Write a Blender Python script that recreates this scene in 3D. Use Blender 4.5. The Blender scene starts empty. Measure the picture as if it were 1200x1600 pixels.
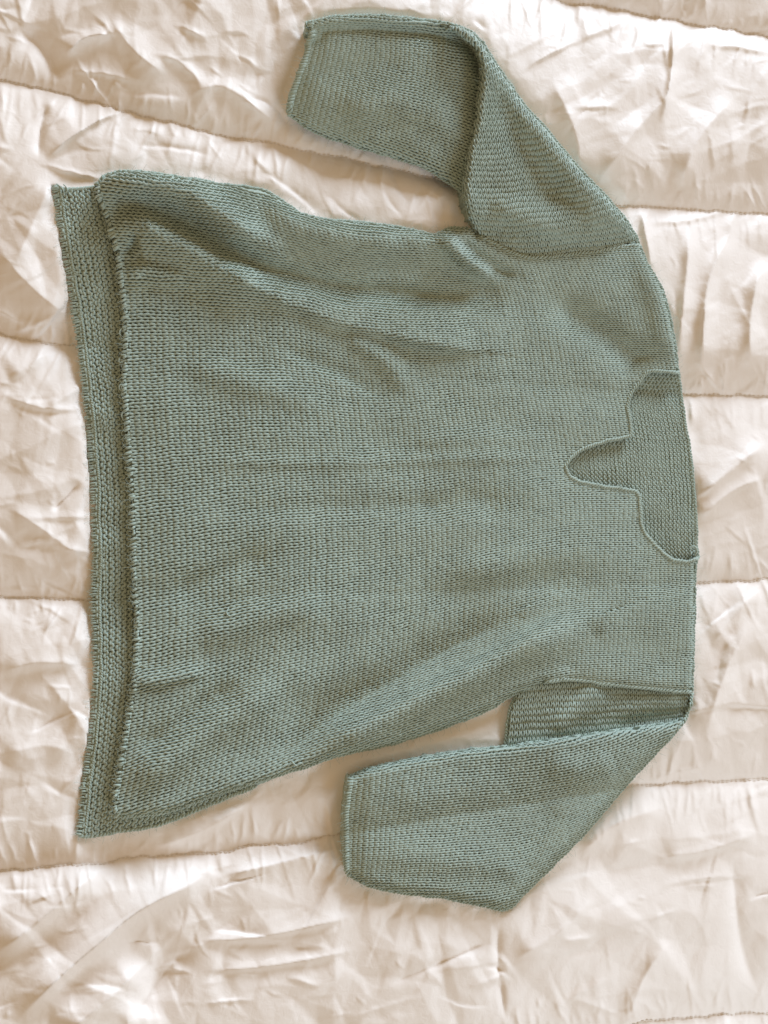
import bpy, math, random
import numpy as np
from mathutils import Matrix, Vector

# ------------------------------------------------------------------ camera
SC = bpy.context.scene
COL = SC.collection
F_PX, TILT, DIST = 1180.0, math.radians(17.6), 0.85      # the photograph is 1200 x 1600
d_ = np.array([math.sin(TILT), 0, -math.cos(TILT)])
r_ = np.array([math.cos(TILT), 0, math.sin(TILT)])
u_ = np.array([0, 1.0, 0])
CAM = -DIST * d_
cd = bpy.data.cameras.new('camera')
cam = bpy.data.objects.new('camera', cd)
COL.objects.link(cam)
cd.sensor_fit = 'VERTICAL'
cd.sensor_height = 36.0
cd.sensor_width = 27.0
cd.lens = 36.0 * F_PX / 1600.0
cd.clip_start, cd.clip_end = 0.01, 50
cam.matrix_world = Matrix(((r_[0], u_[0], -d_[0], CAM[0]), (r_[1], u_[1], -d_[1], CAM[1]),
                           (r_[2], u_[2], -d_[2], CAM[2]), (0, 0, 0, 1)))
SC.camera = cam

# ------------------------------------------------------------------ light: a window and a warm room
SC.view_settings.view_transform = 'Standard'
SC.view_settings.look = 'None'
SC.view_settings.gamma = 1
SC.view_settings.exposure = 0.1
w = bpy.data.worlds.new('World')
SC.world = w
w.use_nodes = True
bg = w.node_tree.nodes['Background']
bg.inputs[0].default_value = (1.0, 0.715, 0.42, 1)
bg.inputs[1].default_value = 0.435


def area(name, loc, target, sx, sy, power, color):
    ld = bpy.data.lights.new(name, 'AREA')
    ld.shape = 'RECTANGLE'
    ld.size, ld.size_y = sx, sy
    ld.energy = power
    ld.color = color
    o = bpy.data.objects.new(name, ld)
    COL.objects.link(o)
    o.location = loc
    o.rotation_euler = (Vector(target) - Vector(loc)).to_track_quat('-Z', 'Y').to_euler()
    return o


area('window_light', (2.9, 5.6, 1.85), (0, 0, 0), 2.2, 1.9, 560, (0.69, 0.83, 1.0))
area('far_window_light', (1.5, -2.4, 1.2), (0.2, -0.5, 0), 1.2, 1.1, 40, (0.68, 0.84, 1.0))

# ------------------------------------------------------------------ geometry helpers
RNG = np.random.default_rng(7)


def W(px, py, z):
    """photo position + height above the bed -> world point"""
    px, py, z = np.broadcast_arrays(np.asarray(px, float), np.asarray(py, float), np.asarray(z, float))
    a = (px - 600) / F_PX
    b = -(py - 800) / F_PX
    dx = d_[0] + a * r_[0]
    dy = b
    dz = d_[2] + a * r_[2]
    s = (z - CAM[2]) / dz
    return np.stack([CAM[0] + s * dx, CAM[1] + s * dy, z], -1)


def P(x, y, z=0.0):
    """world point -> photo position"""
    v0 = np.asarray(x) - CAM[0]
    v1 = np.asarray(y) - CAM[1]
    v2 = z - CAM[2]
    dep = v0 * d_[0] + v2 * d_[2]
    return 600 + F_PX * (v0 * r_[0] + v2 * r_[2]) / dep, 800 - F_PX * v1 / dep


def hash2(ix, iy, seed):
    n = (ix.astype(np.int64) * 374761393 + iy.astype(np.int64) * 668265263 + seed * 1274126177) & 0x7fffffff
    n = ((n ^ (n >> 13)) * 1103515245) & 0x7fffffff
    n = ((n ^ (n >> 15)) * 12345701) & 0x7fffffff
    return (n ^ (n >> 11)) / 0x7fffffff


def gnoise(x, y, seed=0):
    x = np.asarray(x, float)
    y = np.asarray(y, float)
    ix, iy = np.floor(x), np.floor(y)
    fx, fy = x - ix, y - iy

    def g(ox, oy):
        a = hash2(ix + ox, iy + oy, seed) * 2 * math.pi
        return np.cos(a) * (fx - ox) + np.sin(a) * (fy - oy)
    ux = fx * fx * fx * (fx * (fx * 6 - 15) + 10)
    uy = fy * fy * fy * (fy * (fy * 6 - 15) + 10)
    return ((g(0, 0) * (1 - ux) + g(1, 0) * ux) * (1 - uy) + (g(0, 1) * (1 - ux) + g(1, 1) * ux) * uy) * 1.5


def sstep(a, b, x):
    t = np.clip((x - a) / (b - a), 0, 1)
    return t * t * (3 - 2 * t)


def poly_dist(px, py, pts, closed=False):
    """unsigned distance to a polyline, nearest point, side (+ = left-hand), arclength fraction"""
    pts = np.asarray(pts, float)
    if closed:
        pts = np.vstack([pts, pts[:1]])
    px = np.asarray(px, float)
    py = np.asarray(py, float)
    best = np.full(px.shape, 1e18)
    nx = np.zeros(px.shape)
    ny = np.zeros(px.shape)
    sd = np.ones(px.shape)
    fr = np.zeros(px.shape)
    seg = np.hypot(*(pts[1:] - pts[:-1]).T)
    cum = np.concatenate([[0], np.cumsum(seg)])
    for i in range(len(pts) - 1):
        ax, ay = pts[i]
        ex, ey = pts[i + 1] - pts[i]
        L2 = ex * ex + ey * ey + 1e-12
        t = np.clip(((px - ax) * ex + (py - ay) * ey) / L2, 0, 1)
        qx, qy = ax + t * ex, ay + t * ey
        d2 = (px - qx) ** 2 + (py - qy) ** 2
        m = d2 < best
        best = np.where(m, d2, best)
        nx = np.where(m, qx, nx)
        ny = np.where(m, qy, ny)
        sd = np.where(m, np.sign(ex * (py - ay) - ey * (px - ax)), sd)
        fr = np.where(m, (cum[i] + t * seg[i]) / cum[-1], fr)
    return np.sqrt(best), nx, ny, sd, fr


def inside(px, py, pts):
    pts = np.asarray(pts, float)
    x0, y0 = pts[:, 0], pts[:, 1]
    x1, y1 = np.roll(x0, -1), np.roll(y0, -1)
    c = np.zeros(np.shape(px), bool)
    for a, b, e, f in zip(x0, y0, x1, y1):
        if b == f:
            continue
        m = (b > py) != (f > py)
        c ^= m & (px < (e - a) * (py - b) / (f - b) + a)
    return c


def sdist(px, py, pts):
    """positive inside"""
    d, nx, ny, _, _ = poly_dist(px, py, pts, True)
    return np.where(inside(px, py, pts), d, -d), nx, ny


def smooth(pts, n=6):
    """Catmull-Rom through the points (open)"""
    p = np.asarray(pts, float)
    q = np.vstack([2 * p[0] - p[1], p, 2 * p[-1] - p[-2]])
    out = []
    for i in range(1, len(q) - 2):
        for k in range(n):
            t = k / n
            a, b, c, d = q[i - 1], q[i], q[i + 1], q[i + 2]
            out.append(0.5 * (2 * b + (c - a) * t + (2 * a - 5 * b + 4 * c - d) * t * t + (3 * b - a - 3 * c + d) * t ** 3))
    out.append(p[-1])
    return np.array(out)


def jig(p):
    """hand-made edges are never ruled: wobble that depends on the place only"""
    p = np.array(p, float)
    q = p.copy()
    q[:, 0] += 1.5 * gnoise(p[:, 0] / 15, p[:, 1] / 15, 301) + 0.9 * gnoise(p[:, 0] / 6, p[:, 1] / 6, 302)
    q[:, 1] += 1.5 * gnoise(p[:, 0] / 15, p[:, 1] / 15, 303) + 0.9 * gnoise(p[:, 0] / 6, p[:, 1] / 6, 304)
    return q


def outline(pts):
    return jig(smooth(pts, 7))


def resample(p, n):
    p = np.asarray(p, float)
    s = np.concatenate([[0], np.cumsum(np.linalg.norm(p[1:] - p[:-1], axis=1))])
    t = np.linspace(0, s[-1], n)
    return np.stack([np.interp(t, s, p[:, k]) for k in range(p.shape[1])], -1)


def curve_at(p, a):
    p = np.asarray(p, float)
    s = np.concatenate([[0], np.cumsum(np.linalg.norm(p[1:] - p[:-1], axis=1))])
    s /= s[-1]
    return np.stack([np.interp(a, s, p[:, k]) for k in range(p.shape[1])], -1)


def folds(px, py, lst):
    """sum of soft creases: (points, height, width on the left hand, width on the right hand)"""
    h = np.zeros(np.shape(px))
    for pts, amp, wl, wr in lst:
        d, _, _, s, f = poly_dist(px, py, pts)
        wd = np.where(s > 0, wl, wr)
        h = h + amp * np.exp(-(d / wd) ** 2) * (0.25 + 0.75 * sstep(0, 0.22, f) * sstep(0, 0.22, 1 - f))
    return h


def make_mesh(name, verts, quads=None, tris=None, mat=None, parent=None, shade=True):
    me = bpy.data.meshes.new(name)
    verts = np.asarray(verts, np.float32)
    loops, starts, tot = [], [], 0
    if quads is not None and len(quads):
        q = np.asarray(quads, np.int32)
        loops.append(q.ravel())
        starts.append(np.arange(len(q), dtype=np.int32) * 4)
        tot = len(q) * 4
    if tris is not None and len(tris):
        t = np.asarray(tris, np.int32)
        loops.append(t.ravel())
        starts.append(tot + np.arange(len(t), dtype=np.int32) * 3)
    loops = np.concatenate(loops)
    starts = np.concatenate(starts)
    me.vertices.add(len(verts))
    me.vertices.foreach_set('co', verts.ravel())
    me.loops.add(len(loops))
    me.loops.foreach_set('vertex_index', loops)
    me.polygons.add(len(starts))
    me.polygons.foreach_set('loop_start', starts)
    if shade:
        me.polygons.foreach_set('use_smooth', np.ones(len(starts), bool))
    me.update(calc_edges=True)
    me.validate()
    if mat:
        me.materials.append(mat)
    o = bpy.data.objects.new(name, me)
    COL.objects.link(o)
    if parent:
        o.parent = parent
    return o


def empty(name, loc):
    o = bpy.data.objects.new(name, None)
    o.empty_display_size = 0.05
    COL.objects.link(o)
    o.location = loc
    return o


class Tubes:
    """many yarn pieces collected into one mesh"""

    def __init__(self):
        self.v, self.q, self.n = [], [], 0

    def add(self, pts, rad, up, sides=5, keep=None):
        """pts (S, K, 3): S strands of K points; rad (S, K) or scalar; up (S, K, 3)"""
        pts = np.asarray(pts, float)
        S, K, _ = pts.shape
        T = np.gradient(pts, axis=1)
        T /= np.linalg.norm(T, axis=2, keepdims=True) + 1e-12
        up = np.broadcast_to(up, pts.shape)
        A = np.cross(T, up)
        A /= np.linalg.norm(A, axis=2, keepdims=True) + 1e-9
        B = np.cross(A, T)
        rad = np.broadcast_to(rad, (S, K))
        ang = np.arange(sides) * 2 * math.pi / sides + 0.3
        ring = pts[:, :, None, :] + rad[:, :, None, None] * (A[:, :, None, :] * np.cos(ang)[None, None, :, None] + B[:, :, None, :] * np.sin(ang)[None, None, :, None])
        idx = np.arange(S * K * sides).reshape(S, K, sides) + self.n
        nx = np.roll(idx, -1, axis=2)
        q = np.stack([idx[:, :-1], nx[:, :-1], nx[:, 1:], idx[:, 1:]], -1)
        if keep is not None:
            k = keep[:, :-1] & keep[:, 1:]
            q = q[k]
        self.v.append(ring.reshape(-1, 3))
        self.q.append(q.reshape(-1, 4))
        self.n += S * K * sides

    def build(self, name, mat, parent=None, origin=(0, 0, 0)):
        v = np.concatenate(self.v)
        q = np.concatenate(self.q)
        used = np.zeros(len(v), bool)
        used[q.ravel()] = True
        remap = np.cumsum(used) - 1
        return make_mesh(name, v[used], remap[q], None, mat, parent)


# ------------------------------------------------------------------ materials
def new_mat(name):
    m = bpy.data.materials.new(name)
    m.use_nodes = True
    nt = m.node_tree
    return m, nt, nt.nodes['Principled BSDF']


def yarn_material():
    m, nt, b = new_mat('sage_yarn')
    tc = nt.nodes.new('ShaderNodeTexCoord')
    n1 = nt.nodes.new('ShaderNodeTexNoise')
    n1.inputs['Scale'].default_value = 420
    n1.inputs['Detail'].default_value = 3
    n2 = nt.nodes.new('ShaderNodeTexNoise')
    n2.inputs['Scale'].default_value = 1500
    n2.inputs['Detail'].default_value = 2
    r = nt.nodes.new('ShaderNodeValToRGB')
    r.color_ramp.elements[0].position = 0.3
    r.color_ramp.elements[0].color = (0.338, 0.420, 0.368, 1)
    r.color_ramp.elements[1].position = 0.72
    r.color_ramp.elements[1].color = (0.425, 0.515, 0.452, 1)
    bp = nt.nodes.new('ShaderNodeBump')
    bp.inputs['Strength'].default_value = 0.5
    bp.inputs['Distance'].default_value = 0.0006
    L = nt.links.new
    L(tc.outputs['Object'], n1.inputs['Vector'])
    L(tc.outputs['Object'], n2.inputs['Vector'])
    n4 = nt.nodes.new('ShaderNodeTexNoise')
    n4.inputs['Scale'].default_value = 28
    n4.inputs['Detail'].default_value = 4
    mr = nt.nodes.new('ShaderNodeMapRange')
    mr.inputs[1].default_value, mr.inputs[2].default_value = 0.3, 0.7
    mr.inputs[3].default_value, mr.inputs[4].default_value = 0.95, 1.05
    mx = nt.nodes.new('ShaderNodeMix')
    mx.data_type = 'RGBA'
    mx.blend_type = 'MULTIPLY'
    mx.inputs[0].default_value = 1.0
    L(tc.outputs['Object'], n4.inputs['Vector'])
    L(n4.outputs['Fac'], mr.inputs[0])
    L(mr.outputs[0], mx.inputs[7])
    L(n1.outputs['Fac'], r.inputs['Fac'])
    L(r.outputs['Color'], mx.inputs[6])
    L(mx.outputs[2], b.inputs['Base Color'])
    L(n2.outputs['Fac'], bp.inputs['Height'])
    L(bp.outputs['Normal'], b.inputs['Normal'])
    b.inputs['Roughness'].default_value = 0.85
    b.inputs['Specular IOR Level'].default_value = 0.2
    b.inputs['Sheen Weight'].default_value = 0.25
    b.inputs['Sheen Roughness'].default_value = 0.5
    return m


def quilt_material():
    m, nt, b = new_mat('white_sateen_cotton')
    tc = nt.nodes.new('ShaderNodeTexCoord')
    n1 = nt.nodes.new('ShaderNodeTexNoise')
    n1.inputs['Scale'].default_value = 9
    n1.inputs['Detail'].default_value = 4
    r = nt.nodes.new('ShaderNodeValToRGB')
    r.color_ramp.elements[0].color = (0.850, 0.795, 0.750, 1)
    r.color_ramp.elements[1].color = (0.885, 0.832, 0.790, 1)
    n2 = nt.nodes.new('ShaderNodeTexNoise')
    n2.inputs['Scale'].default_value = 120
    n2.inputs['Detail'].default_value = 6
    n2.inputs['Roughness'].default_value = 0.6
    n2.inputs['Distortion'].default_value = 0.6
    n3 = nt.nodes.new('ShaderNodeTexNoise')
    n3.inputs['Scale'].default_value = 1400
    bp = nt.nodes.new('ShaderNodeBump')
    bp.inputs['Strength'].default_value = 0.24
    bp.inputs['Distance'].default_value = 0.002
    bp2 = nt.nodes.new('ShaderNodeBump')
    bp2.inputs['Strength'].default_value = 0.15
    bp2.inputs['Distance'].default_value = 0.0004
    L = nt.links.new
    for n in (n1, n2, n3):
        L(tc.outputs['Object'], n.inputs['Vector'])
    L(n1.outputs['Fac'], r.inputs['Fac'])
    L(r.outputs['Color'], b.inputs['Base Color'])
    L(n2.outputs['Fac'], bp.inputs['Height'])
    L(n3.outputs['Fac'], bp2.inputs['Height'])
    L(bp.outputs['Normal'], bp2.inputs['Normal'])
    L(bp2.outputs['Normal'], b.inputs['Normal'])
    b.inputs['Roughness'].default_value = 0.52
    b.inputs['Specular IOR Level'].default_value = 0.27
    b.inputs['Sheen Weight'].default_value = 0.1
    return m


def thread_material():
    m, nt, b = new_mat('white_thread')
    b.inputs['Base Color'].default_value = (0.78, 0.72, 0.65, 1)
    b.inputs['Roughness'].default_value = 0.8
    return m


YARN, QUILT, THREAD = yarn_material(), quilt_material(), thread_material()

# ------------------------------------------------------------------ outlines, in photo positions
HEM = [(152, 289), (156, 310), (165, 332), (174, 362), (182, 392), (188, 430), (193, 470), (196, 520), (195, 560), (193, 600),
       (197, 640), (200, 700), (205, 760), (208, 830), (209, 900), (213, 960), (213, 1000), (210, 1060), (206, 1092), (195, 1150),
       (185, 1210), (180, 1240), (180, 1266), (187, 1276)]
BOTTOM = [(187, 1276), (230, 1273), (270, 1266), (330, 1244), (400, 1222), (470, 1201), (520, 1183), (600, 1165), (650, 1151),
          (700, 1135), (760, 1110), (800, 1087), (830, 1072), (850, 1066)]
ARM_LOW = [(850, 1066), (880, 1062), (915, 1064), (960, 1070), (1020, 1076), (1081, 1082)]
SHOULDER_LOW = [(1081, 1082), (1083, 1040), (1085, 960), (1086, 900), (1089, 872)]
NECK = [(1089, 872), (1078, 877), (1060, 877), (1045, 871), (1030, 858), (1015, 842), (1004, 826), (1000, 800), (999, 777), (992, 768),
        (965, 763), (930, 758), (905, 752), (890, 744), (885, 735), (887, 722), (900, 708), (920, 698), (945, 690), (975, 684),
        (985, 678), (983, 655), (981, 635), (984, 619), (992, 606), (1004, 590), (1015, 581), (1035, 579), (1060, 583)]
SHOULDER_TOP = [(1060, 583), (1055, 540), (1048, 500), (1036, 455), (1019, 425), (1006, 400), (1000, 385)]
ARM_TOP = [(1000, 385), (985, 384), (950, 390), (900, 396), (840, 403), (815, 400), (790, 390), (765, 377), (747, 368)]
TOP = [(747, 368), (737, 360), (727, 357), (712, 355), (700, 357), (688, 363), (677, 368), (663, 365), (633, 357), (567, 348), (510, 343),
       (467, 332), (433, 308), (400, 294), (350, 289), (320, 283), (270, 275), (225, 269), (190, 268), (165, 274), (152, 289)]
sHEM, sBOT, sAL, sSL, sNECK, sST, sAT, sTOP = [outline(p) for p in (HEM, BOTTOM, ARM_LOW, SHOULDER_LOW, NECK, SHOULDER_TOP, ARM_TOP, TOP)]
FRONT = np.vstack([p[:-1] for p in (sHEM, sBOT, sAL, sSL, sNECK, sST, sAT, sTOP)])

BACK_HEM = [(82, 292), (88, 322), (100, 400), (117, 500), (132, 620), (141, 720), (146, 850), (145, 950), (147, 1060), (140, 1150),
            (130, 1220), (122, 1302)]
BACK_LOW = [(122, 1302), (135, 1307), (180, 1300), (230, 1293), (275, 1279), (330, 1256), (400, 1228)]
NAPE = [(1089, 872), (1087, 800), (1080, 720), (1069, 650), (1060, 583)]
sBH, sBL, sNAPE = outline(BACK_HEM), outline(BACK_LOW), outline(NAPE)
BACK = np.vstack([sBH[:-1], sBL, [(600, 1150), (850, 1050), (1070, 1070)], sNAPE[:-1], [(1060, 583), (1010, 430), (980, 400), (740, 378), (500, 355), (300, 300), (165, 291), (152, 291), (105, 297)]])

RIDGE = [(668, 34), (700, 45), (728, 62), (745, 85), (752, 115), (747, 150), (740, 200), (729, 247), (725, 283), (725, 303), (728, 320), (737, 347), (747, 368)]
UPPER_OUT = [(668, 34), (695, 36), (722, 43), (742, 55), (757, 72), (769, 91), (800, 136), (817, 162), (853, 201), (900, 257), (943, 303), (975, 340), (990, 364), (1000, 385)]
sRIDGE, sUO = outline(RIDGE), outline(UPPER_OUT)
UPPER_ARM = np.vstack([sRIDGE[::-1][:-1], sUO[:-1], sAT[:-1]])
FORE_CUFF = [(486, 46), (478, 78), (468, 107), (457, 140), (450, 162), (452, 177)]
FORE_LOW = [(452, 177), (477, 197), (510, 213), (567, 232), (613, 245), (653, 258), (683, 273), (707, 290), (725, 304)]
FORE_TOP = [(768, 96), (757, 70), (742, 57), (720, 44), (680, 34), (620, 27), (560, 24), (520, 27), (492, 33), (479, 37), (480, 46), (486, 46)]
sFC, sFL, sFT = outline(FORE_CUFF), outline(FORE_LOW), outline(FORE_TOP)
FOREARM = np.vstack([sFC[:-1], sFL[:-1], [(740, 310), (765, 230), (775, 150)], sFT[:-1]])

LOW_CUFF = [(549, 1212), (545, 1225), (540, 1257), (539, 1300), (540, 1350), (545, 1366)]
LOW_BOT = [(545, 1366), (560, 1376), (587, 1387), (633, 1396), (687, 1402), (733, 1411), (767, 1419), (785, 1421), (799, 1417)]
LOW_OUT = [(799, 1417), (830, 1386), (870, 1346), (920, 1295), (970, 1236), (1003, 1200), (1043, 1157), (1066, 1131), (1078, 1104), (1082, 1083)]
LOW_FOLD = [(1082, 1083), (1075, 1105), (1061, 1126), (1017, 1134), (950, 1143), (900, 1150), (833, 1160), (787, 1167), (733, 1172), (667, 1182), (600, 1195), (565, 1205), (549, 1212)]
sLC, sLB, sLO, sLF = [outline(p) for p in (LOW_CUFF, LOW_BOT, LOW_OUT, LOW_FOLD)]
LOWER_MAIN = np.vstack([sLC[:-1], sLB[:-1], sLO[:-1], sLF[:-1]])
LOW_EDGE = [(822, 1060), (808, 1085), (798, 1105), (793, 1130), (790, 1172)]
sLE = outline(LOW_EDGE)
LOWER_INNER = np.vstack([sLE, [(850, 1185), (950, 1170), (1040, 1150), (1068, 1126), (1079, 1103), (1083, 1078), (1020, 1066), (915, 1052), (860, 1050)]])

SEAMS = [
    [(-400, -330), (200, -230), (620, -60), (867, 0), (892, 8), (925, 6), (958, 12), (1000, 21), (1083, 40), (1133, 43), (1200, 60), (1500, 100)],
    [(-400, 40), (-60, 112), (0, 125), (80, 142), (200, 175), (320, 205), (450, 230), (600, 262), (693, 282), (820, 305), (950, 319), (1054, 325), (1179, 334), (1500, 350)],
    [(-400, 490), (-60, 514), (0, 522), (37, 530), (81, 537), (119, 539), (500, 575), (1064, 617), (1126, 619), (1197, 619), (1500, 625)],
    [(-400, 935), (0, 933), (62, 936), (140, 937), (600, 925), (1087, 911), (1150, 908), (1200, 906), (1500, 900)],
    [(-400, 1400), (0, 1360), (75, 1355), (160, 1349), (200, 1340), (275, 1337), (350, 1331), (395, 1319), (450, 1321), (537, 1302), (750, 1265), (975, 1231), (1025, 1226), (1100, 1221), (1200, 1217), (1500, 1195)],
    [(-400, 1900), (0, 1800), (500, 1690), (900, 1612), (1005, 1597), (1050, 1590), (1125, 1585), (1200, 1582), (1500, 1550)],
]
def wavy(s, k):
    x = np.concatenate([[s[0, 0]], np.arange(-40, 1241, 3.0), [s[-1, 0]]])
    y = np.interp(x, s[:, 0], s[:, 1])
    y[1:-1] += 2.6 * gnoise(x[1:-1] / 15, x[1:-1] * 0 + 0.37, 90 + k) + 2.2 * gnoise(x[1:-1] / 42, x[1:-1] * 0 + 0.41, 95 + k)
    return np.stack([x, y], -1)


SEAMS = [wavy(np.array(s, float), k) for k, s in enumerate(SEAMS)]
SEAMS = [np.array([[-400, -700], [1500, -260]], float)] + SEAMS + [np.array([[-400, 2400], [1500, 1950]], float)]
PUFF = 0.017


def puff_shape(px, py):
    """0 on a quilting seam, 1 on the crown of a channel"""
    ys = [np.interp(px, s[:, 0], s[:, 1]) for s in SEAMS]
    out = np.zeros(np.shape(px))
    for a, b in zip(ys[:-1], ys[1:]):
        t = np.clip((py - a) / (b - a), 0, 1)
        wd = (b - a)
        e = np.sqrt((np.minimum(t, 1 - t) * wd) ** 2 + 6.0) - 2.45
        # steep by the seams, nearly flat on the crown, a little fuller towards the lower side of the picture
        prof = 0.56 * (1 - np.exp(-e / 30.0)) + 0.44 * np.sin(math.pi * np.clip(t, 0, 1)) ** 0.8
        out = np.where((py >= a) & (py < b), prof, out)
    return out


def quilt_low(px, py):
    return PUFF * puff_shape(px, py) + 0.004 * gnoise(px / 260, py / 260, 3)


def rest(px, py, bridge=0.75):
    """where cloth lying on the comforter comes to rest, bridging the quilting seams"""
    return PUFF * (bridge + (1 - bridge) * puff_shape(px, py)) + 0.004 * gnoise(px / 260, py / 260, 3) - 0.0014


# ------------------------------------------------------------------ the comforter
comforter = empty('comforter', (0, 0, 0))
comforter['label'] = 'white quilted sateen comforter with crumpled puffed channels under the green sweater'
comforter['category'] = 'comforter'


def facets(wx, wy, gap, stretch, th, seed, xs, ys):
    """crumpled cloth: flat facets meeting in sharp creases, -1 .. 1"""
    rng = np.random.default_rng(seed)
    c, s = math.cos(th), math.sin(th)
    p = (wx * c + wy * s) / (gap * stretch)
    q = (-wx * s + wy * c) / gap
    p0, q0 = math.floor(p.min()) - 2, math.floor(q.min()) - 2
    npp, nq = int(p.max() - p0) + 4, int(q.max() - q0) + 4
    P_, Q_ = np.meshgrid(np.arange(npp), np.arange(nq))
    jx, jy = rng.uniform(-.34, .34, P_.shape), rng.uniform(-.34, .34, P_.shape)
    h = rng.uniform(-1, 1, P_.shape)
    flip = rng.random(P_.shape) < 0.5
    # walk the jittered lattice: two triangles per cell
    p, q = p - p0, q - q0
    out = np.zeros(p.shape)
    done = np.zeros(p.shape, bool)
    ip, iq = np.floor(p).astype(int), np.floor(q).astype(int)

    def vert(i, j):
        i, j = np.clip(i, 0, npp - 1), np.clip(j, 0, nq - 1)
        return i + jx[j, i], j + jy[j, i], h[j, i]
    for oj in (0, -1, 1):
        for oi in (0, -1, 1):
            i, j = ip + oi, iq + oj
            fl = flip[np.clip(j, 0, nq - 1), np.clip(i, 0, npp - 1)]
            v00, v10, v01, v11 = vert(i, j), vert(i + 1, j), vert(i, j + 1), vert(i + 1, j + 1)
            for tri in (0, 1):
                A = [np.where(fl, m, n) for m, n in zip((v00, v00)[tri], (v00, v10)[tri])]
                B = [np.where(fl, m, n) for m, n in zip((v10, v11)[tri], (v10, v11)[tri])]
                D = [np.where(fl, m, n) for m, n in zip((v11, v01)[tri], (v01, v01)[tri])]
                det = (B[1] - D[1]) * (A[0] - D[0]) + (D[0] - B[0]) * (A[1] - D[1])
                det = np.where(np.abs(det) < 1e-9, 1e-9, det)
                l1 = ((B[1] - D[1]) * (p - D[0]) + (D[0] - B[0]) * (q - D[1])) / det
                l2 = ((D[1] - A[1]) * (p - D[0]) + (A[0] - D[0]) * (q - D[1])) / det
                l3 = 1 - l1 - l2
                m = (l1 >= -1e-6) & (l2 >= -1e-6) & (l3 >= -1e-6) & ~done
                out = np.where(m, l1 * A[2] + l2 * B[2] + l3 * D[2], out)
                done |= m
    return out


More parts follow.
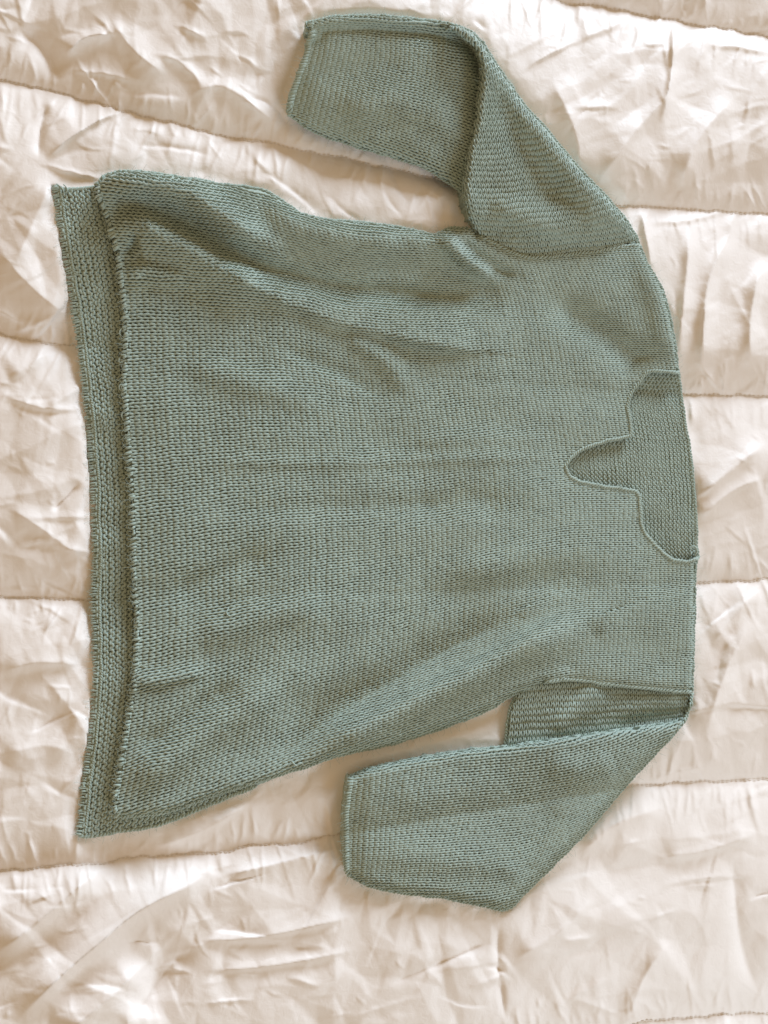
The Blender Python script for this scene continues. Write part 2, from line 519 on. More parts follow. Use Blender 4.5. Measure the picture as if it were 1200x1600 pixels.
def build_comforter():
    def axis(lo, hi, a, b, step, far):
        return np.concatenate([np.linspace(lo, a, far)[:-1], np.arange(a, b, step), np.linspace(b, hi, far)])
    xs = axis(-330, 1480, -15, 1215, 2.3, 26)
    ys = axis(-420, 2000, -15, 1615, 2.3, 30)
    X, Y = np.meshgrid(xs, ys)
    H = quilt_low(X, Y)
    cover = np.full(X.shape, -1e9)
    for poly in (FRONT, BACK, UPPER_ARM, FOREARM, LOWER_MAIN, LOWER_INNER):
        cover = np.maximum(cover, sdist(X, Y, poly)[0])
    free = 1 - 0.95 * sstep(-14, 6, cover)
    puff = puff_shape(X, Y)
    amp = 0.35 + 0.65 * puff
    # crumpled sateen: warped billows with sharp crests
    wx = X + 16 * gnoise(X / 150, Y / 150, 11) + 3 * gnoise(X / 40, Y / 40, 12)
    wy = Y + 16 * gnoise(X / 150, Y / 150, 13) + 3 * gnoise(X / 40, Y / 40, 14)
    C = np.zeros(X.shape)
    for k, (gap, sx, th, a) in enumerate([(80, 2.1, -0.62, .0062), (56, 2.2, 0.75, .0042), (38, 2.4, -0.25, .0032), (24, 2.4, 1.45, .0018), (14, 2.2, -0.9, .0008)]):
        mask = 0.55 + 0.45 * sstep(-0.5, 0.5, gnoise(X / 190, Y / 190, 40 + k))
        C += a * mask * facets(wx, wy, gap, sx, th, 60 + k, xs, ys)
    C = (C + 0.125 * (np.roll(C, 1, 0) + np.roll(C, -1, 0) + np.roll(C, 1, 1) + np.roll(C, -1, 1))) / 1.5
    H += C * free * amp
    H -= 0.0024 * sstep(-30, 4, cover)
    # single creases
    rng = np.random.default_rng(5)
    D = np.zeros(X.shape)

    def crease(cx, cy, th, L, a, w1, w2, bend=0.0):
        R = L + 4 * max(w1, w2)
        i0, i1 = np.searchsorted(ys, [cy - R, cy + R])
        j0, j1 = np.searchsorted(xs, [cx - R, cx + R])
        if i1 <= i0 or j1 <= j0:
            return
        xx, yy = X[i0:i1, j0:j1] - cx, Y[i0:i1, j0:j1] - cy
        c, s = math.cos(th), math.sin(th)
        u = (xx * c + yy * s) / L
        v = -xx * s + yy * c - bend * L * u * u + 1.6 * gnoise(X[i0:i1, j0:j1] / 17, Y[i0:i1, j0:j1] / 17, 77)
        pr = np.where(v > 0, np.exp(-(v / w1) ** 2), np.exp(-np.abs(v / w2) ** 1.3))
        D[i0:i1, j0:j1] += a * pr * np.clip(1 - u * u, 0, 1) ** 1.5

    def line(pts, a, w1, w2):
        pts = np.asarray(pts, float)
        lo, hi = pts.min(0) - 4 * max(w1, w2), pts.max(0) + 4 * max(w1, w2)
        i0, i1 = np.searchsorted(ys, [lo[1], hi[1]])
        j0, j1 = np.searchsorted(xs, [lo[0], hi[0]])
        x, y = X[i0:i1, j0:j1], Y[i0:i1, j0:j1]
        d, _, _, sd, f = poly_dist(x, y, smooth(pts, 5))
        wd = np.where(sd > 0, w1, w2)
        D[i0:i1, j0:j1] += 1.55 * a * np.exp(-(d / wd) ** 1.25) * sstep(0, .25, f) * sstep(0, .25, 1 - f)

    for _ in range(300):
        cx, cy = rng.uniform(-30, 1230), rng.uniform(-30, 1640)
        if cy > 1330:
            th = rng.normal(-0.25, 0.35)
        elif cx > 820:
            th = rng.normal(-0.75, 0.5) if rng.random() < 0.6 else rng.normal(1.5, 0.15)
        elif cy < 330:
            th = rng.normal(0.5, 0.6)
        else:
            th = rng.normal(-0.3, 0.6)
        crease(cx, cy, th, rng.uniform(14, 80), rng.uniform(.0008, .0030) * rng.choice([1, 1, -1]), rng.uniform(2.2, 6), rng.uniform(3, 14), rng.normal(0, .12))
    for _ in range(520):
        cx, cy = rng.uniform(-10, 1210), rng.uniform(-10, 1610)
        th = rng.normal(-0.3, 0.5) if rng.random() < 0.6 else rng.normal(1.3, 0.5)
        crease(cx, cy, th, rng.uniform(7, 34), rng.uniform(.0003, .0009), rng.uniform(1.7, 3), rng.uniform(2.2, 6), rng.normal(0, .15))
    # puckers drawn in along each quilting seam
    for s in SEAMS[1:-1]:
        x = -20.0
        while x < 1220:
            y = float(np.interp(x, s[:, 0], s[:, 1]))
            sl = (np.interp(x + 20, s[:, 0], s[:, 1]) - np.interp(x - 20, s[:, 0], s[:, 1])) / 40
            for sgn in (-1, 1):
                if rng.random() < 0.8:
                    L = rng.uniform(9, 46) * (1.25 if sgn > 0 else 0.9)
                    th = math.atan(sl) + math.pi / 2 + rng.normal(0, .28)
                    crease(x + rng.normal(0, 4), y + sgn * L * 0.75, th, L, rng.uniform(.0005, .0017), rng.uniform(2.2, 4.5), rng.uniform(2.4, 6))
            x += rng.uniform(6, 17)
    # folds one can pick out in the photograph
    line([(20, 1600), (90, 1530), (150, 1478), (215, 1425), (290, 1385), (345, 1352)], .016, 17, 30)
    line([(-20, 1500), (60, 1440), (130, 1380), (180, 1345)], .013, 26, 30)
    line([(90, 1625), (170, 1560), (230, 1500)], .011, 24, 30)
    line([(205, 1600), (250, 1530), (300, 1470)], -.008, 24, 30)
    line([(300, 1470), (400, 1465), (520, 1440), (560, 1425)], .0035, 5, 14)
    line([(310, 1518), (400, 1512), (480, 1500), (560, 1483)], .003, 4, 16)
    line([(340, 1370), (430, 1350), (530, 1325)], .005, 14, 10)
    line([(900, 1340), (960, 1290), (1040, 1260)], .006, 16, 30)
    line([(1020, 1340), (1100, 1330), (1190, 1300)], .005, 10, 26)
    line([(1145, 1330), (1150, 1420), (1165, 1500), (1190, 1560)], -.005, 12, 22)
    line([(780, 1440), (778, 1500), (790, 1600)], -.003, 5, 6)
    line([(800, 1500), (870, 1460), (930, 1400)], .004, 10, 16)
    line([(980, 1600), (1010, 1520), (1050, 1470)], .004, 20, 14)
    line([(600, 1540), (700, 1500), (780, 1465)], -.003, 8, 10)
    line([(860, 120), (900, 210), (905, 290)], .004, 14, 24)
    line([(930, 290), (990, 210), (1040, 150), (1060, 90)], .006, 12, 20)
    line([(1052, 30), (1048, 120), (1030, 200)], .003, 4, 8)
    line([(1060, 300), (1090, 220), (1150, 150)], .006, 16, 18)
    line([(1050, 600), (1065, 500), (1075, 400), (1078, 340)], .005, 12, 9)
    line([(1095, 590), (1100, 500), (1110, 430), (1150, 350)], .006, 14, 10)
    line([(1170, 580), (1175, 480), (1195, 400)], .006, 12, 12)
    line([(1090, 780), (1130, 745), (1200, 690)], .006, 10, 22)
    line([(1095, 810), (1140, 770), (1195, 745)], .003, 5, 12)
    line([(1100, 1160), (1130, 1060), (1175, 960)], .006, 18, 16)
    line([(1110, 1010), (1150, 960), (1190, 920)], .004, 12, 16)
    line([(1000, 320), (1014, 400), (1012, 440)], .003, 5, 8)
    line([(30, 40), (70, 80), (95, 130)], -.006, 14, 18)
    line([(100, 90), (130, 60), (180, 52)], .005, 8, 12)
    line([(170, 20), (200, 70), (260, 120)], .004, 12, 22)
    line([(290, 150), (350, 135), (440, 200)], .005, 14, 22)
    line([(70, 248), (110, 215), (160, 185), (200, 172)], .0045, 6, 12)
    line([(60, 250), (64, 200), (75, 160)], -.003, 6, 8)
    line([(20, 420), (60, 330), (90, 270)], .005, 20, 26)
    line([(-10, 380), (40, 440), (110, 500)], .005, 18, 24)
    line([(10, 590), (60, 560), (90, 545)], .004, 14, 20)
    line([(70, 640), (100, 620), (135, 600)], .003, 10, 12)
    line([(80, 800), (110, 770), (125, 750)], -.003, 7, 8)
    line([(10, 790), (70, 830), (140, 880)], .004, 12, 20)
    line([(0, 1050), (60, 1035), (130, 1040)], .004, 10, 20)
    line([(0, 1180), (70, 1165), (120, 1180)], .004, 20, 30)
    line([(230, 1330), (330, 1290), (400, 1245)], .0035, 8, 10)
    line([(640, 1190), (650, 1150), (655, 1130)], .002, 6, 7)
    H += D * free
    # far from the picture the surface simply goes on
    # quilting seams drop sharply
    for s in SEAMS[1:-1]:
        dy = np.abs(Y - np.interp(X, s[:, 0], s[:, 1]))
        H -= 0.0005 * np.exp(-(dy / 2.2) ** 2) * (0.3 + 0.7 * free)
    H = np.where(cover > -3, np.minimum(H, rest(X, Y, 0.55) - 0.0006 - 0.0016 * np.exp(-poly_dist(X, Y, sBH[::3])[0] / 30)), H)
    V = W(X, Y, H).reshape(-1, 3)
    ny, nx = X.shape
    I = np.arange(ny * nx).reshape(ny, nx)
    Q = np.stack([I[:-1, :-1], I[1:, :-1], I[1:, 1:], I[:-1, 1:]], -1).reshape(-1, 4)
    xc = (X[:-1, :-1] + X[1:, 1:]) / 2
    yc = (Y[:-1, :-1] + Y[1:, 1:]) / 2
    band = np.zeros(xc.shape, int)
    for k, s in enumerate(SEAMS):
        band += (yc >= np.interp(xc, s[:, 0], s[:, 1]))
    band = band.ravel()
    for k in range(np.min(band), np.max(band) + 1):
        q = Q[band == k]
        if not len(q):
            continue
        used = np.unique(q)
        re = np.full(len(V), -1)
        re[used] = np.arange(len(used))
        make_mesh('quilt_channel', V[used], re[q], None, QUILT, comforter)
    # stitched thread lying in each seam
    for s in SEAMS[1:-1]:
        x = np.arange(-20, 1221, 1.0)
        y = np.interp(x, s[:, 0], s[:, 1])
        vis = sdist(x, y, FRONT)[0] < 25
        jj = np.clip(np.searchsorted(xs, x), 0, len(xs) - 1)
        ii = np.clip(np.searchsorted(ys, y), 0, len(ys) - 1)
        z = H[ii, jj]
        z = np.convolve(np.pad(z, 6, 'edge'), np.ones(13) / 13, 'valid')
        tb = Tubes()
        k = 0
        while k + 6 < len(x):
            m = slice(k, k + 5)
            if vis[k] and vis[k + 5] and -5 < y[k] < 1605:
                p = W(x[m], y[m], z[m] + 0.0003 + 0.0007 * np.sin(np.linspace(0, math.pi, 5)))
                tb.add(p[None], 0.00045, np.array([0, 0, 1.0]), 4)
            k += 7
        if tb.v:
            o = tb.build('seam_stitching', THREAD, comforter)
            o['kind'] = 'stuff'


build_comforter()

# ------------------------------------------------------------------ the sweater
sweater = empty('sweater', tuple(W(600, 780, 0.0)))
sweater['label'] = 'sage green knitted sweater with notched neckline lying sideways on the white comforter'
sweater['category'] = 'sweater'


def own(o, parent):
    """parent, keeping the mesh where it was modelled"""
    o.parent = parent
    if parent.type == 'EMPTY':
        o.matrix_parent_inverse = Matrix.Translation(parent.location).inverted()
    return o


class Coons:
    """knit directions over a panel, laid out in the plane of the bed: a = across the wales, b = along them"""

    def __init__(self, L, R, T, B, z=0.018):
        f = lambda p: W(smooth(p, 6)[:, 0], smooth(p, 6)[:, 1], z)[:, :2]
        self.L, self.R, self.T, self.B, self.z = f(L), f(R), f(T), f(B), z

    def lengths(self):
        n = lambda p: np.linalg.norm(p[1:] - p[:-1], axis=1).sum()
        return (n(self.L) + n(self.R)) / 2, (n(self.T) + n(self.B)) / 2

    def __call__(self, a, b):
        a, b = np.broadcast_arrays(a, b)
        A, B = a[..., None], b[..., None]
        l, r = curve_at(self.L, np.clip(a, 0, 1)), curve_at(self.R, np.clip(a, 0, 1))
        t, m = curve_at(self.T, np.clip(b, 0, 1)), curve_at(self.B, np.clip(b, 0, 1))
        c00, c01, c10, c11 = self.T[0], self.T[-1], self.B[0], self.B[-1]
        p = (1 - B) * l + B * r + (1 - A) * t + A * m - ((1 - A) * (1 - B) * c00 + (1 - A) * B * c01 + A * (1 - B) * c10 + A * B * c11)
        px, py = P(p[..., 0], p[..., 1], self.z)
        return px, py


def knit(tubes, field, hfun, outline, pitch_w=0.0058, pitch_c=0.0060, side=1, hide=None, inset=1.5, seed=1, sides=5, samples=10, loose=1.0, amp=0.80):
    """real yarn: every course is a strand of loops pulled through the course before it"""
    lw, lc = field.lengths()
    nw, nc = int(round(lw / pitch_w)), int(round(lc / pitch_c))
    rng = np.random.default_rng(seed)
    K = nw * samples + 1
    tau = np.arange(K) / samples * 2 * math.pi
    jw = rng.normal(0, 0.045, (nc, K // samples + 2))
    jh = rng.normal(0, 0.055, (nc, K // samples + 2))
    col = np.minimum((np.arange(K) + samples // 2) // samples, jw.shape[1] - 1)
    ju, jv = jw[:, col] * 0.8, jh[:, col]
    row = np.arange(nc)[:, None] + 0.5
    bend = 1 + 0.10 * gnoise(tau[None] / 40 + 3, row / 9, seed + 5)
    ua = (tau[None] / (2 * math.pi) + 0.19 * np.sin(2 * tau)[None]) + ju * 0.6
    vb = row - amp * np.cos(tau)[None] * bend + jv
    za = -side * 0.00105 * np.cos(2 * tau)[None] * np.ones_like(vb) + 0.00007 * rng.normal(0, 1, (nc, 1))
    a, b = ua / nw, vb / nc
    px, py = field(a, b)
    px, py = px + 1.7 * gnoise(px / 42, py / 42, seed + 70), py + 1.7 * gnoise(px / 42, py / 42, seed + 71)
    keep = (inside(px, py, outline)) & (b > -0.02) & (b < 1.02) & (a >= 0) & (a <= 1)
    # only strands near the outline need the true distance
    d, nx, ny, _, _ = poly_dist(px, py, outline[::2], True)
    keep &= d > inset
    if hide is not None:
        keep &= ~hide(px, py)
    h = hfun(px, py)
    e = 1.5
    S = W(px, py, h)
    Sx = W(px + e, py, hfun(px + e, py)) - S
    Sy = W(px, py + e, hfun(px, py + e)) - S
    N = np.cross(Sy, Sx)
    N /= np.linalg.norm(N, axis=2, keepdims=True) + 1e-12
    pts = S + N * za[..., None]
    rad = 0.00114 * loose * (1 + 0.08 * rng.normal(0, 1, (nc, col.max() + 1))[:, col].clip(-2, 2))
    # local scale of the field keeps neighbouring strands touching
    tubes.add(pts, rad, N, sides, keep)


def sheet(name, outline, hfun, mat, parent, depth=0.0024, step=5.0, skirt=()):
    """the cloth behind the stitches, cut clean along the outline"""
    o = np.asarray(outline)
    x = np.arange(o[:, 0].min() - step, o[:, 0].max() + 2 * step, step)
    y = np.arange(o[:, 1].min() - step, o[:, 1].max() + 2 * step, step)
    X, Y = np.meshgrid(x, y)
    d, nx, ny = sdist(X, Y, o)
    ins = d > 0
    X2, Y2 = np.where(ins, X, nx), np.where(ins, Y, ny)
    I = np.arange(X.size).reshape(X.shape)
    Q = np.stack([I[:-1, :-1], I[1:, :-1], I[1:, 1:], I[:-1, 1:]], -1)
    cnt = ins[:-1, :-1].astype(int) + ins[1:, :-1] + ins[1:, 1:] + ins[:-1, 1:]
    Q = Q[cnt > 0]
    V = W(X2, Y2, hfun(X2, Y2) - depth).reshape(-1, 3)
    used = np.unique(Q)
    re = np.full(len(V), -1)
    re[used] = np.arange(len(used))
    V, Q = V[used], re[Q]
    for line_ in skirt:                       # folded edges turn down to the bed
        top = W(line_[:, 0], line_[:, 1], hfun(line_[:, 0], line_[:, 1]) - depth)
        low = top.copy()
        low[:, 2] = np.minimum(top[:, 2] - 0.001, quilt_low(line_[:, 0], line_[:, 1]) - 0.006)
        k, n = len(V), len(line_)
        V = np.vstack([V, top, low])
        i = np.arange(n - 1) + k
        Q = np.vstack([Q, np.stack([i, i + 1, i + 1 + n, i + n], -1)])
    ob = make_mesh(name, V, Q, None, mat)
    return own(ob, parent)


def along(pts, step):
    """positions every `step` photo pixels along a line, with its direction"""
    p = np.asarray(pts, float)
    L = np.hypot(*(p[1:] - p[:-1]).T).sum()
    q = resample(p, max(3, int(L / step)))
    t = np.gradient(q, axis=0)
    t /= np.linalg.norm(t, axis=1, keepdims=True)
    return q, t


def overcast(tubes, pts, hfun, width=9.0, pitch=5.0, high=0.0028, skew=0.0, rad=0.0012, seed=2, jit=0.08, shift=0.0):
    """edge yarn: short strands laid over the edge one beside the next"""
    q, t = along(pts, pitch)
    rng = np.random.default_rng(seed)
    n = np.stack([-t[:, 1], t[:, 0]], -1)
    K = 7
    s = np.linspace(-1, 1, K)[None, :]
    jw = 1 + jit * rng.normal(0, 1, (len(q), 1))
    jl = jit * pitch * rng.normal(0, 1, (len(q), 1))
    off = s * width / 2 * jw + shift
    al = jl + skew * s * width / 2
    px = q[:, 0:1] + n[:, 0:1] * off + t[:, 0:1] * al
    py = q[:, 1:2] + n[:, 1:2] * off + t[:, 1:2] * al
    z0 = hfun(q[:, 0], q[:, 1])[:, None]
    z = z0 + high * (np.sqrt(np.clip(1 - (s * 0.97) ** 2, 0, 1)) * (1 + jit * rng.normal(0, 1, (len(q), 1))) - 0.55)
    tubes.add(W(px, py, z), rad, np.array([0.15, 0.1, 1.0]), 6)


def rope(tubes, pts, hfun, rad=0.0011, pitch=10.0, lift=0.0012, spread=1.6, seed=3, strands=2):
    q, t = along(pts, 1.3)
    n = np.stack([-t[:, 1], t[:, 0]], -1)
    s = np.arange(len(q)) * 1.3
    rng = np.random.default_rng(seed)
    ph = 2 * math.pi * s / pitch + 2.2 * gnoise(s / 26, s * 0 + seed + .3, 9)
    z = hfun(q[:, 0], q[:, 1])
    spread = spread * (1 + 0.35 * gnoise(s / 9, s * 0 + seed + .6, 10))
    for k in range(strands):
        a = ph + 2 * math.pi * k / strands
        off = spread * np.cos(a)
        p = W(q[:, 0] + n[:, 0] * off, q[:, 1] + n[:, 1] * off, z + lift + 0.0009 * np.sin(a))
        tubes.add(p[None], rad * (1 + 0.08 * gnoise(s / 6, s * 0 + k, 4))[None], np.array([0.2, 0.1, 1.0]), 6)


def roll(d, r):
    return np.sqrt(np.clip(1 - (1 - np.clip(d / r, 0, 1)) ** 2, 0, 1))


# --- heights of the pieces -------------------------------------------------
def h_back(px, py):
    h = rest(px, py, 0.68) + 0.0026 - 0.0030 * np.exp(-poly_dist(px, py, sBH[::3])[0] / 30)
    d = poly_dist(px, py, sBL)[0]
    h = h + 0.0015 * gnoise(px / 60, py / 45, 31)
    h = h + 0.0025 * folds(px, py, [([(135, 640), (190, 650)], 1.0, 20, 14), ([(135, 850), (200, 850)], .7, 26, 20), ([(105, 400), (180, 380)], .8, 30, 20)])
    return h


SIDES = [np.vstack([sBOT]), np.vstack([sTOP])]
FRONT_FOLDS = [
    # (line, height, width on its left hand, width on its right hand)   left hand = towards larger y when going right
    ([(150, 296), (185, 286), (240, 284), (300, 300), (350, 336), (420, 384)], .0130, 26, 22),
    ([(192, 320), (250, 328), (300, 350), (350, 386), (430, 425), (540, 452), (640, 462), (760, 468)], -.0050, 18, 18),
    ([(186, 368), (204, 352), (225, 348), (262, 368), (300, 388), (350, 418), (430, 462)], .0085, 34, 18),
    ([(380, 436), (440, 465), (520, 498), (640, 528), (745, 546)], .0036, 10, 44),
    ([(198, 400), (206, 385), (212, 372)], -.0025, 9, 8),
    ([(190, 440), (230, 425), (300, 440)], .0030, 16, 14),
    ([(400, 320), (470, 352), (560, 372), (640, 372)], .0060, 34, 20),
    ([(560, 420), (660, 430), (740, 440), (800, 470)], -.0040, 40, 30),
    ([(683, 372), (705, 382), (735, 410), (770, 432)], .0070, 12, 14),
    ([(712, 368), (735, 392), (770, 418), (810, 434)], -.0030, 12, 9),
    ([(600, 520), (680, 540), (750, 548)], .0014, 6, 26),
    ([(440, 545), (520, 578), (590, 615)], -.0014, 8, 16),
    ([(540, 520), (600, 560), (640, 610)], .0025, 16, 22),
    ([(860, 470), (940, 520), (990, 560), (1030, 575)], -.0045, 26, 24),
    ([(1000, 400), (1030, 470), (1045, 560)], .0030, 20, 20),
    ([(300, 720), (520, 722), (700, 716), (880, 712)], .0008, 10, 12),
    ([(330, 800), (560, 790), (760, 790)], -.0009, 16, 16),
    ([(620, 690), (760, 680), (880, 690)], .0008, 14, 14),
    ([(640, 800), (720, 775), (800, 790)], -.0016, 26, 20),
    ([(700, 900), (800, 870), (900, 860)], .0014, 30, 24),
    ([(640, 960), (740, 920), (850, 905), (960, 905)], -.0012, 24, 22),
    ([(420, 1200), (500, 1130), (590, 1075), (700, 1012), (800, 960)], -.0040, 14, 44),
    ([(470, 1200), (540, 1150), (640, 1100), (760, 1040), (860, 985), (930, 962)], .0080, 36, 17),
    ([(880, 1058), (895, 1030), (925, 995), (940, 975)], -.0012, 12, 16),
    ([(200, 1066), (260, 1062), (320, 1048)], .0022, 8, 14),
    ([(190, 1240), (260, 1190), (350, 1120), (450, 1060)], .0035, 30, 26),
    ([(210, 1180), (280, 1130), (380, 1060)], -.0025, 22, 20),
    ([(300, 1000), (400, 960), (520, 940)], .0025, 26, 22),
    ([(260, 930), (380, 880), (430, 860)], -.0018, 20, 18),
    ([(280, 560), (400, 600), (520, 640)], .0018, 24, 22),
]


def h_front(px, py):
    dB = poly_dist(px, py, sBOT[::2])[0]
    dT = poly_dist(px, py, sTOP[::2])[0]
    dS = np.minimum(poly_dist(px, py, sSL[::2])[0], poly_dist(px, py, sST[::2])[0])
    dH = poly_dist(px, py, sHEM[::2])[0]
    dN = poly_dist(px, py, sNECK[::2])[0]
    dA = np.minimum(poly_dist(px, py, sAL[::2])[0], poly_dist(px, py, sAT[::2])[0])
    full = 0.74 + 0.26 * sstep(0, 70, np.minimum(dH, dN))
    body = 0.0085 * full * roll(dB, 13) * roll(dT, 15) * (0.25 + 0.75 * roll(dS, 10))
    fl = 2.0 * folds(px, py, FRONT_FOLDS) * (0.35 + 0.65 * sstep(0, 14, dB)) * (0.45 + 0.55 * roll(dT, 16)) * (0.3 + 0.7 * sstep(0, 30, dN))
    fl = fl + 0.0013 * gnoise(px / 120, py / 60, 51) * sstep(0, 40, dB)
    low = -0.002 * np.exp(-(dA / 8) ** 2)
    return rest(px, py, 0.86) + 0.0035 + body + fl + low


def h_upper(px, py):
    dR = poly_dist(px, py, sRIDGE[::2])[0]
    dO = poly_dist(px, py, sUO[::2])[0]
    dA = poly_dist(px, py, sAT[::2])[0]
    t = sstep(0, 60, dA)
    h = rest(px, py) + 0.004 + (0.006 + 0.009 * t) * roll(dR, 10) * roll(dO, 16)
    h = h + 0.006 * t + (0.007 + 0.006 * (1 - sstep(100, 240, py))) * t * np.exp(-(dR / 26) ** 2) * roll(dR, 9) + 0.011 * t * np.exp(-dO / 42) * roll(dO, 14)
    h = h + folds(px, py, [([(760, 350), (800, 330), (850, 352), (930, 372)], .0040, 14, 20), ([(775, 120), (800, 190), (840, 262), (890, 330)], -.0085, 30, 34),
                           ([(800, 165), (850, 235), (915, 310), (950, 360)], .0045, 14, 20), ([(748, 300), (770, 330), (800, 360)], -.002, 12, 12)])
    return h


def h_fore(px, py):
    dT = poly_dist(px, py, sFT[::2])[0]
    dL = poly_dist(px, py, sFL[::2])[0]
    dC = poly_dist(px, py, sFC[::2])[0]
    dR = poly_dist(px, py, sRIDGE[::2])[0]
    h = rest(px, py) + 0.003 + 0.0065 * roll(dL, 12) * (0.5 + 0.5 * sstep(0, 40, dC))
    g = sstep(480, 720, px)
    h = h + (0.004 + 0.008 * g) * (roll(dT, 8) * np.exp(-(dT / 15) ** 2)) - (0.0015 + 0.003 * g) * np.exp(-((dT - 22) / 8) ** 2)
    h = h + 0.018 * np.clip((px - 450) / 640 + (300 - py) / 540, 0, 1.2) * sstep(-4, 75, dL) - 0.011 * np.exp(-dR / 30) * (1 - sstep(120, 250, py))
    h = h + folds(px, py, [([(530, 190), (600, 150), (680, 170), (720, 200)], .0045, 30, 30), ([(480, 130), (560, 110), (640, 100)], -.0025, 30, 24),
                           ([(560, 220), (630, 215), (700, 260)], .0025, 16, 18)])
    return h


def h_low_main(px, py):
    dF = poly_dist(px, py, sLF[::2])[0]
    dB = poly_dist(px, py, sLB[::2])[0]
    dO = poly_dist(px, py, sLO[::2])[0]
    dC = poly_dist(px, py, sLC[::2])[0]
    near = sstep(760, 900, px)
    h = rest(px, py) + 0.003 + (0.0085 + 0.004 * near) * roll(dF, 9) * roll(dB, 18) * roll(dO, 16) * (0.55 + 0.45 * sstep(0, 40, dC))
    h = h + 0.013 * np.clip((1420 - py) / 290, 0, 1.1) * roll(dF, 12)
    h = h + folds(px, py, [([(560, 1330), (640, 1338), (720, 1345), (800, 1350), (850, 1330)], .0020, 20, 30), ([(850, 1190), (910, 1200), (960, 1180)], .003, 26, 20),
                           ([(600, 1250), (700, 1240), (800, 1220)], .002, 30, 30), ([(870, 1250), (830, 1320), (800, 1370)], -.0022, 24, 24)])
    return h


def h_low_inner(px, py):
    h = rest(px, py) + 0.0045
    h = h + folds(px, py, [([(940, 1066), (915, 1095), (890, 1120), (866, 1150)], .0060, 16, 20), ([(845, 1080), (838, 1110), (830, 1150)], -.001, 18, 18),
                           ([(1080, 1090), (1020, 1098), (960, 1112)], .0030, 14, 12), ([(1070, 1110), (1020, 1122), (960, 1136)], -.003, 10, 12)])
    dE = poly_dist(px, py, sLE)[0]
    return h - 0.002 + 0.002 * roll(dE, 8)


# --- knit directions ---------------------------------------------------------
K_FRONT = Coons([(143, 262), (160, 340), (182, 440), (188, 600), (197, 760), (204, 960), (196, 1120), (160, 1350)],
                [(1012, 374), (1050, 480), (1075, 600), (1100, 740), (1100, 880), (1096, 1000), (1092, 1092)],
                [(143, 262), (300, 279), (420, 305), (520, 338), (640, 352), (750, 358), (880, 372), (1012, 374)],
                [(160, 1350), (330, 1290), (500, 1222), (700, 1150), (850, 1098), (960, 1086), (1092, 1092)])
K_BACK = Coons([(80, 286), (100, 400), (117, 500), (132, 620), (141, 720), (145, 850), (145, 950), (146, 1060), (139, 1150), (120, 1320)],
               [(1002, 380), (1050, 500), (1080, 620), (1098, 740), (1102, 880), (1098, 1000), (1092, 1090)],
               [(80, 286), (400, 290), (740, 350), (1002, 380)],
               [(120, 1320), (400, 1240), (800, 1110), (1092, 1090)])
# sleeves: wales run along the arm
K_UPPER = Coons([(1012, 392), (900, 406), (800, 412), (725, 398)], [(930, 5), (830, 20), (740, 36), (630, 55)],
                [(1012, 392), (975, 270), (950, 140), (930, 5)], [(725, 398), (690, 280), (660, 160), (630, 55)])
K_FORE = Coons([(478, 10), (470, 60), (452, 120), (436, 185)], [(800, 20), (800, 130), (790, 230), (770, 340)],
               [(478, 10), (600, 8), (720, 14), (800, 20)], [(436, 185), (560, 240), (680, 290), (770, 340)])
K_LMAIN = Coons([(535, 1200), (528, 1260), (526, 1320), (528, 1440)], [(1110, 1060), (1095, 1140), (1050, 1200), (960, 1330)],
                [(535, 1200), (700, 1165), (900, 1135), (1110, 1060)], [(528, 1440), (700, 1455), (820, 1430), (960, 1330)])
K_LINNER = Coons([(1095, 1060), (1020, 1052), (920, 1045), (780, 1050)], [(1090, 1150), (1000, 1170), (900, 1185), (770, 1195)],
                 [(1095, 1060), (1092, 1100), (1090, 1150)], [(780, 1050), (775, 1120), (770, 1195)])

# --- front ---
front = sheet('front_panel', FRONT, h_front, YARN, sweater, skirt=(sBOT, sTOP, sSL, sST))
t = Tubes()
knit(t, K_FRONT, h_front, FRONT, seed=11)
for e_ in (sBOT, sTOP, sSL, sST):
    rope(t, e_, h_front, rad=0.0011, pitch=11, lift=-0.0004, spread=1.5, seed=50)
s = own(t.build('knit_stitches', YARN), front)
s['kind'] = 'stuff'
# --- back: its inside shows at the long hem and in the neck opening ---
back = sheet('back_panel', BACK, h_back, YARN, sweater, skirt=(sBH, sBL, sNAPE))
t = Tubes()
FR_CORE = FRONT


def under_front(px, py):
    return inside(px, py, FR_CORE) & (poly_dist(px, py, FR_CORE[::3], True)[0] > 14)


knit(t, K_BACK, h_back, BACK, side=-1, hide=under_front, seed=12, pitch_w=0.0056, pitch_c=0.0056, loose=1.18)
s = own(t.build('knit_stitches', YARN), back)
s['kind'] = 'stuff'

# --- edges of the body ---
t = Tubes()
overcast(t, sHEM, lambda x, y: h_front(x, y), width=7.5, pitch=5.2, high=0.0024, skew=0.4, rad=0.00125, seed=21, jit=0.34, shift=-1.0)
own(t.build('front_hem', YARN), sweater)
t = Tubes()
overcast(t, sBH, h_back, width=12.0, pitch=4.3, high=0.0022, skew=0.05, rad=0.00095, seed=22, jit=0.17, shift=-4.0)
rope(t, sBH + np.array([11.5, 0]), h_back, rad=0.0009, pitch=8, lift=0.0006, spread=1.2)
own(t.build('back_hem', YARN), sweater)
t = Tubes()
rope(t, sBL, h_back, rad=0.0013, pitch=11, lift=0.0, spread=1.8)
own(t.build('side_seam', YARN), sweater)
t = Tubes()
rope(t, [(83, 292), (105, 296), (128, 295), (150, 292)], h_back, rad=0.0012, pitch=10, lift=0.0004, spread=1.4)
own(t.build('side_seam', YARN), sweater)
t = Tubes()
rope(t, sNECK, h_front, rad=0.0013, pitch=8.5, lift=0.0011, spread=1.7)
own(t.build('neckline_edging', YARN), sweater)
t = Tubes()
rope(t, sNAPE, h_back, rad=0.0012, pitch=10, lift=0.0006, spread=1.6)
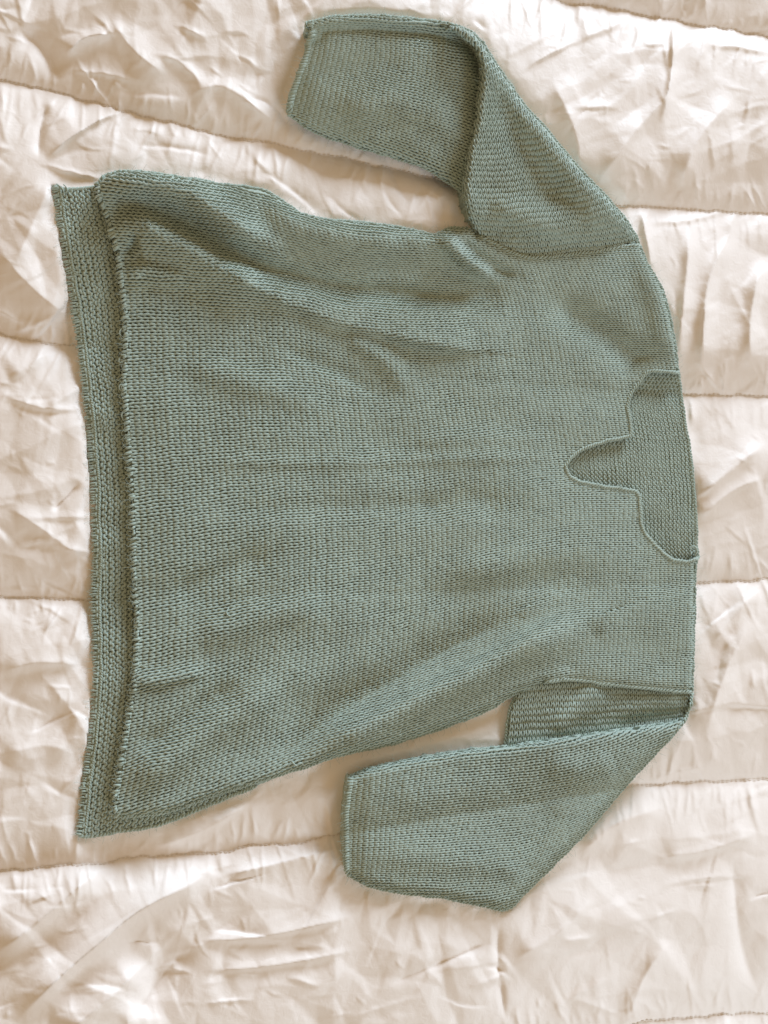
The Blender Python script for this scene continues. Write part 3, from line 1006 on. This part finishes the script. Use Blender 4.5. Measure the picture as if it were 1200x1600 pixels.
overcast(t, [(1089, 872), (1086, 868), (1080, 866)], h_back, width=9, pitch=4, high=0.004, rad=0.0012)
own(t.build('nape_edging', YARN), sweater)
for line_, hf, nm in ((sAT, h_front, 1), (sAL, h_front, 2)):
    t = Tubes()
    rope(t, line_, hf, rad=0.0012, pitch=11, lift=0.0007, spread=1.8, seed=30 + nm)
    own(t.build('armhole_seam', YARN), sweater)

# --- sleeves ---
up = sheet('sleeve', UPPER_ARM, h_upper, YARN, sweater, skirt=(sUO, sRIDGE))
up['label'] = 'sleeve bent back at the elbow'
fore = sheet('forearm', FOREARM, h_fore, YARN, up, skirt=(sFT, sFC))
t = Tubes()
knit(t, K_UPPER, h_upper, UPPER_ARM, seed=13, pitch_w=0.0058, pitch_c=0.0064, amp=0.54, loose=1.06)
knit(t, K_FORE, h_fore, FOREARM, seed=14, pitch_w=0.0056, pitch_c=0.0056)
for e_, hf in ((sRIDGE, h_upper), (sUO, h_upper), (sFL, h_fore), (sFT, h_fore)):
    rope(t, e_, hf, rad=0.0011, pitch=11, lift=-0.0004, spread=1.5, seed=51)
s = own(t.build('knit_stitches', YARN), up)
s['kind'] = 'stuff'
t = Tubes()
overcast(t, sFC, h_fore, width=9.0, pitch=4.4, high=0.0036, skew=0.7, rad=0.0015, seed=41, shift=-3.5)
own(t.build('cuff', YARN), up)

lo = sheet('sleeve', LOWER_MAIN, h_low_main, YARN, sweater, skirt=(sLB, sLO, sLF, sLC))
lo['label'] = 'sleeve folded forward under the shoulder'
inner = sheet('underarm', LOWER_INNER, h_low_inner, YARN, lo, skirt=(sLE,))
t = Tubes()
knit(t, K_LMAIN, h_low_main, LOWER_MAIN, seed=15, pitch_w=0.0056, pitch_c=0.0058)
for e_, hf in ((sLB, h_low_main), (sLO, h_low_main), (sLF, h_low_main), (sLE, h_low_inner)):
    rope(t, e_, hf, rad=0.0011, pitch=11, lift=-0.0004, spread=1.5, seed=52)
knit(t, K_LINNER, h_low_inner, LOWER_INNER, seed=16, pitch_w=0.0058, pitch_c=0.0066, amp=0.54, loose=1.06)
s = own(t.build('knit_stitches', YARN), lo)
s['kind'] = 'stuff'
t = Tubes()
overcast(t, sLC, h_low_main, width=9.0, pitch=4.2, high=0.0034, skew=0.3, rad=0.0015, seed=42, shift=-2.5)
own(t.build('cuff', YARN), lo)

# --- stray fibres and loose ends ---
def fibres(name, parent, places, seed, length=(5, 16), rad=0.00011):
    rng = np.random.default_rng(seed)
    tb = Tubes()
    for (x, y, nx_, ny_, hf, spread) in places:
        n = len(x)
        L = rng.uniform(*length, n)
        th = np.arctan2(ny_, nx_) + rng.normal(0, spread, n)
        bend = rng.normal(0, 0.9, n)
        k = np.linspace(0, 1, 5)
        a = th[:, None] + bend[:, None] * k[None]
        px = x[:, None] + np.cumsum(np.cos(a), 1) * L[:, None] / 5
        py = y[:, None] + np.cumsum(np.sin(a), 1) * L[:, None] / 5
        z = hf(x, y)[:, None] + 0.0016 + rng.uniform(0, .0022, n)[:, None] * np.sin(k * 2.6)[None]
        tb.add(W(px, py, z), rad, np.array([0.1, 0.2, 1.0]), 3)
    o = own(tb.build(name, YARN), parent)
    o['kind'] = 'stuff'


def edge_places(line_, hf, step, poly, rng):
    q, t_ = along(line_, step)
    q = q + rng.normal(0, 1.2, q.shape)
    n = np.stack([-t_[:, 1], t_[:, 0]], -1)
    out = inside(q[:, 0] + n[:, 0] * 6, q[:, 1] + n[:, 1] * 6, poly)
    n = np.where(out[:, None], -n, n)
    return (q[:, 0], q[:, 1], n[:, 0], n[:, 1], hf, 0.8)


rng_ = np.random.default_rng(91)
pl = [edge_places(e, h, st, po, rng_) for e, h, st, po in (
    (sHEM, h_front, 3, FRONT), (sBOT, h_front, 4, FRONT), (sTOP, h_front, 4, FRONT), (sST, h_front, 5, FRONT), (sSL, h_front, 5, FRONT), (sNECK, h_front, 5, FRONT),
    (sBH, h_back, 4, BACK), (sBL, h_back, 3, BACK), (sUO, h_upper, 4, UPPER_ARM), (sFL, h_fore, 4, FOREARM), (sFT, h_fore, 4, FOREARM), (sFC, h_fore, 4, FOREARM),
    (sLB, h_low_main, 3, LOWER_MAIN), (sLO, h_low_main, 3, LOWER_MAIN), (sLF, h_low_main, 4, LOWER_MAIN), (sLC, h_low_main, 4, LOWER_MAIN))]
for poly, hf, n_ in ((FRONT, h_front, 2600), (UPPER_ARM, h_upper, 260), (FOREARM, h_fore, 260), (LOWER_MAIN, h_low_main, 420)):
    lo_, hi_ = poly.min(0), poly.max(0)
    p_ = rng_.uniform(lo_, hi_, (n_ * 2, 2))
    p_ = p_[inside(p_[:, 0], p_[:, 1], poly)][:n_]
    a_ = rng_.uniform(0, 6.28, len(p_))
    pl.append((p_[:, 0], p_[:, 1], np.cos(a_), np.sin(a_), hf, 1.0))
fibres('stray_fibres', sweater, pl, 92)


def loose_end(pts, hf, lift=0.003, rad=0.0008):
    q = resample(smooth(pts, 8), 40)
    tb = Tubes()
    z = hf(q[:, 0], q[:, 1]) + lift * (0.5 + 0.5 * np.sin(np.linspace(0, 5, 40)))
    tb.add(W(q[:, 0], q[:, 1], z)[None], rad, np.array([0.1, 0.2, 1.0]), 6)
    own(tb.build('loose_thread', YARN), sweater)


for e_ in ([(203, 598), (196, 603), (189, 601), (186, 606), (191, 611), (198, 607), (194, 600)],
           [(196, 640), (190, 648), (193, 656), (199, 662)],
           [(192, 512), (187, 519), (190, 528), (194, 534)],
           [(190, 556), (186, 563), (191, 570), (195, 566)]):
    loose_end(e_, lambda x, y: h_back(x, y) + 0.005)
loose_end([(100, 300), (97, 294), (92, 290), (88, 287)], lambda x, y: h_back(np.maximum(x, 95), np.maximum(y, 294)), 0.004, 0.0006)
loose_end([(106, 300), (104, 293), (99, 288)], lambda x, y: h_back(np.maximum(x, 95), np.maximum(y, 294)), 0.004, 0.0006)
loose_end([(357, 950), (354, 958), (359, 964), (359, 970)], h_front, 0.003, 0.0006)
loose_end([(1078, 858), (1084, 853), (1089, 860), (1086, 868), (1091, 874)], lambda x, y: h_back(np.minimum(x, 1080), y) + 0.005, 0.003, 0.0011)
loose_end([(456, 1190), (463, 1196), (470, 1192), (478, 1198)], h_front, 0.003, 0.0009)
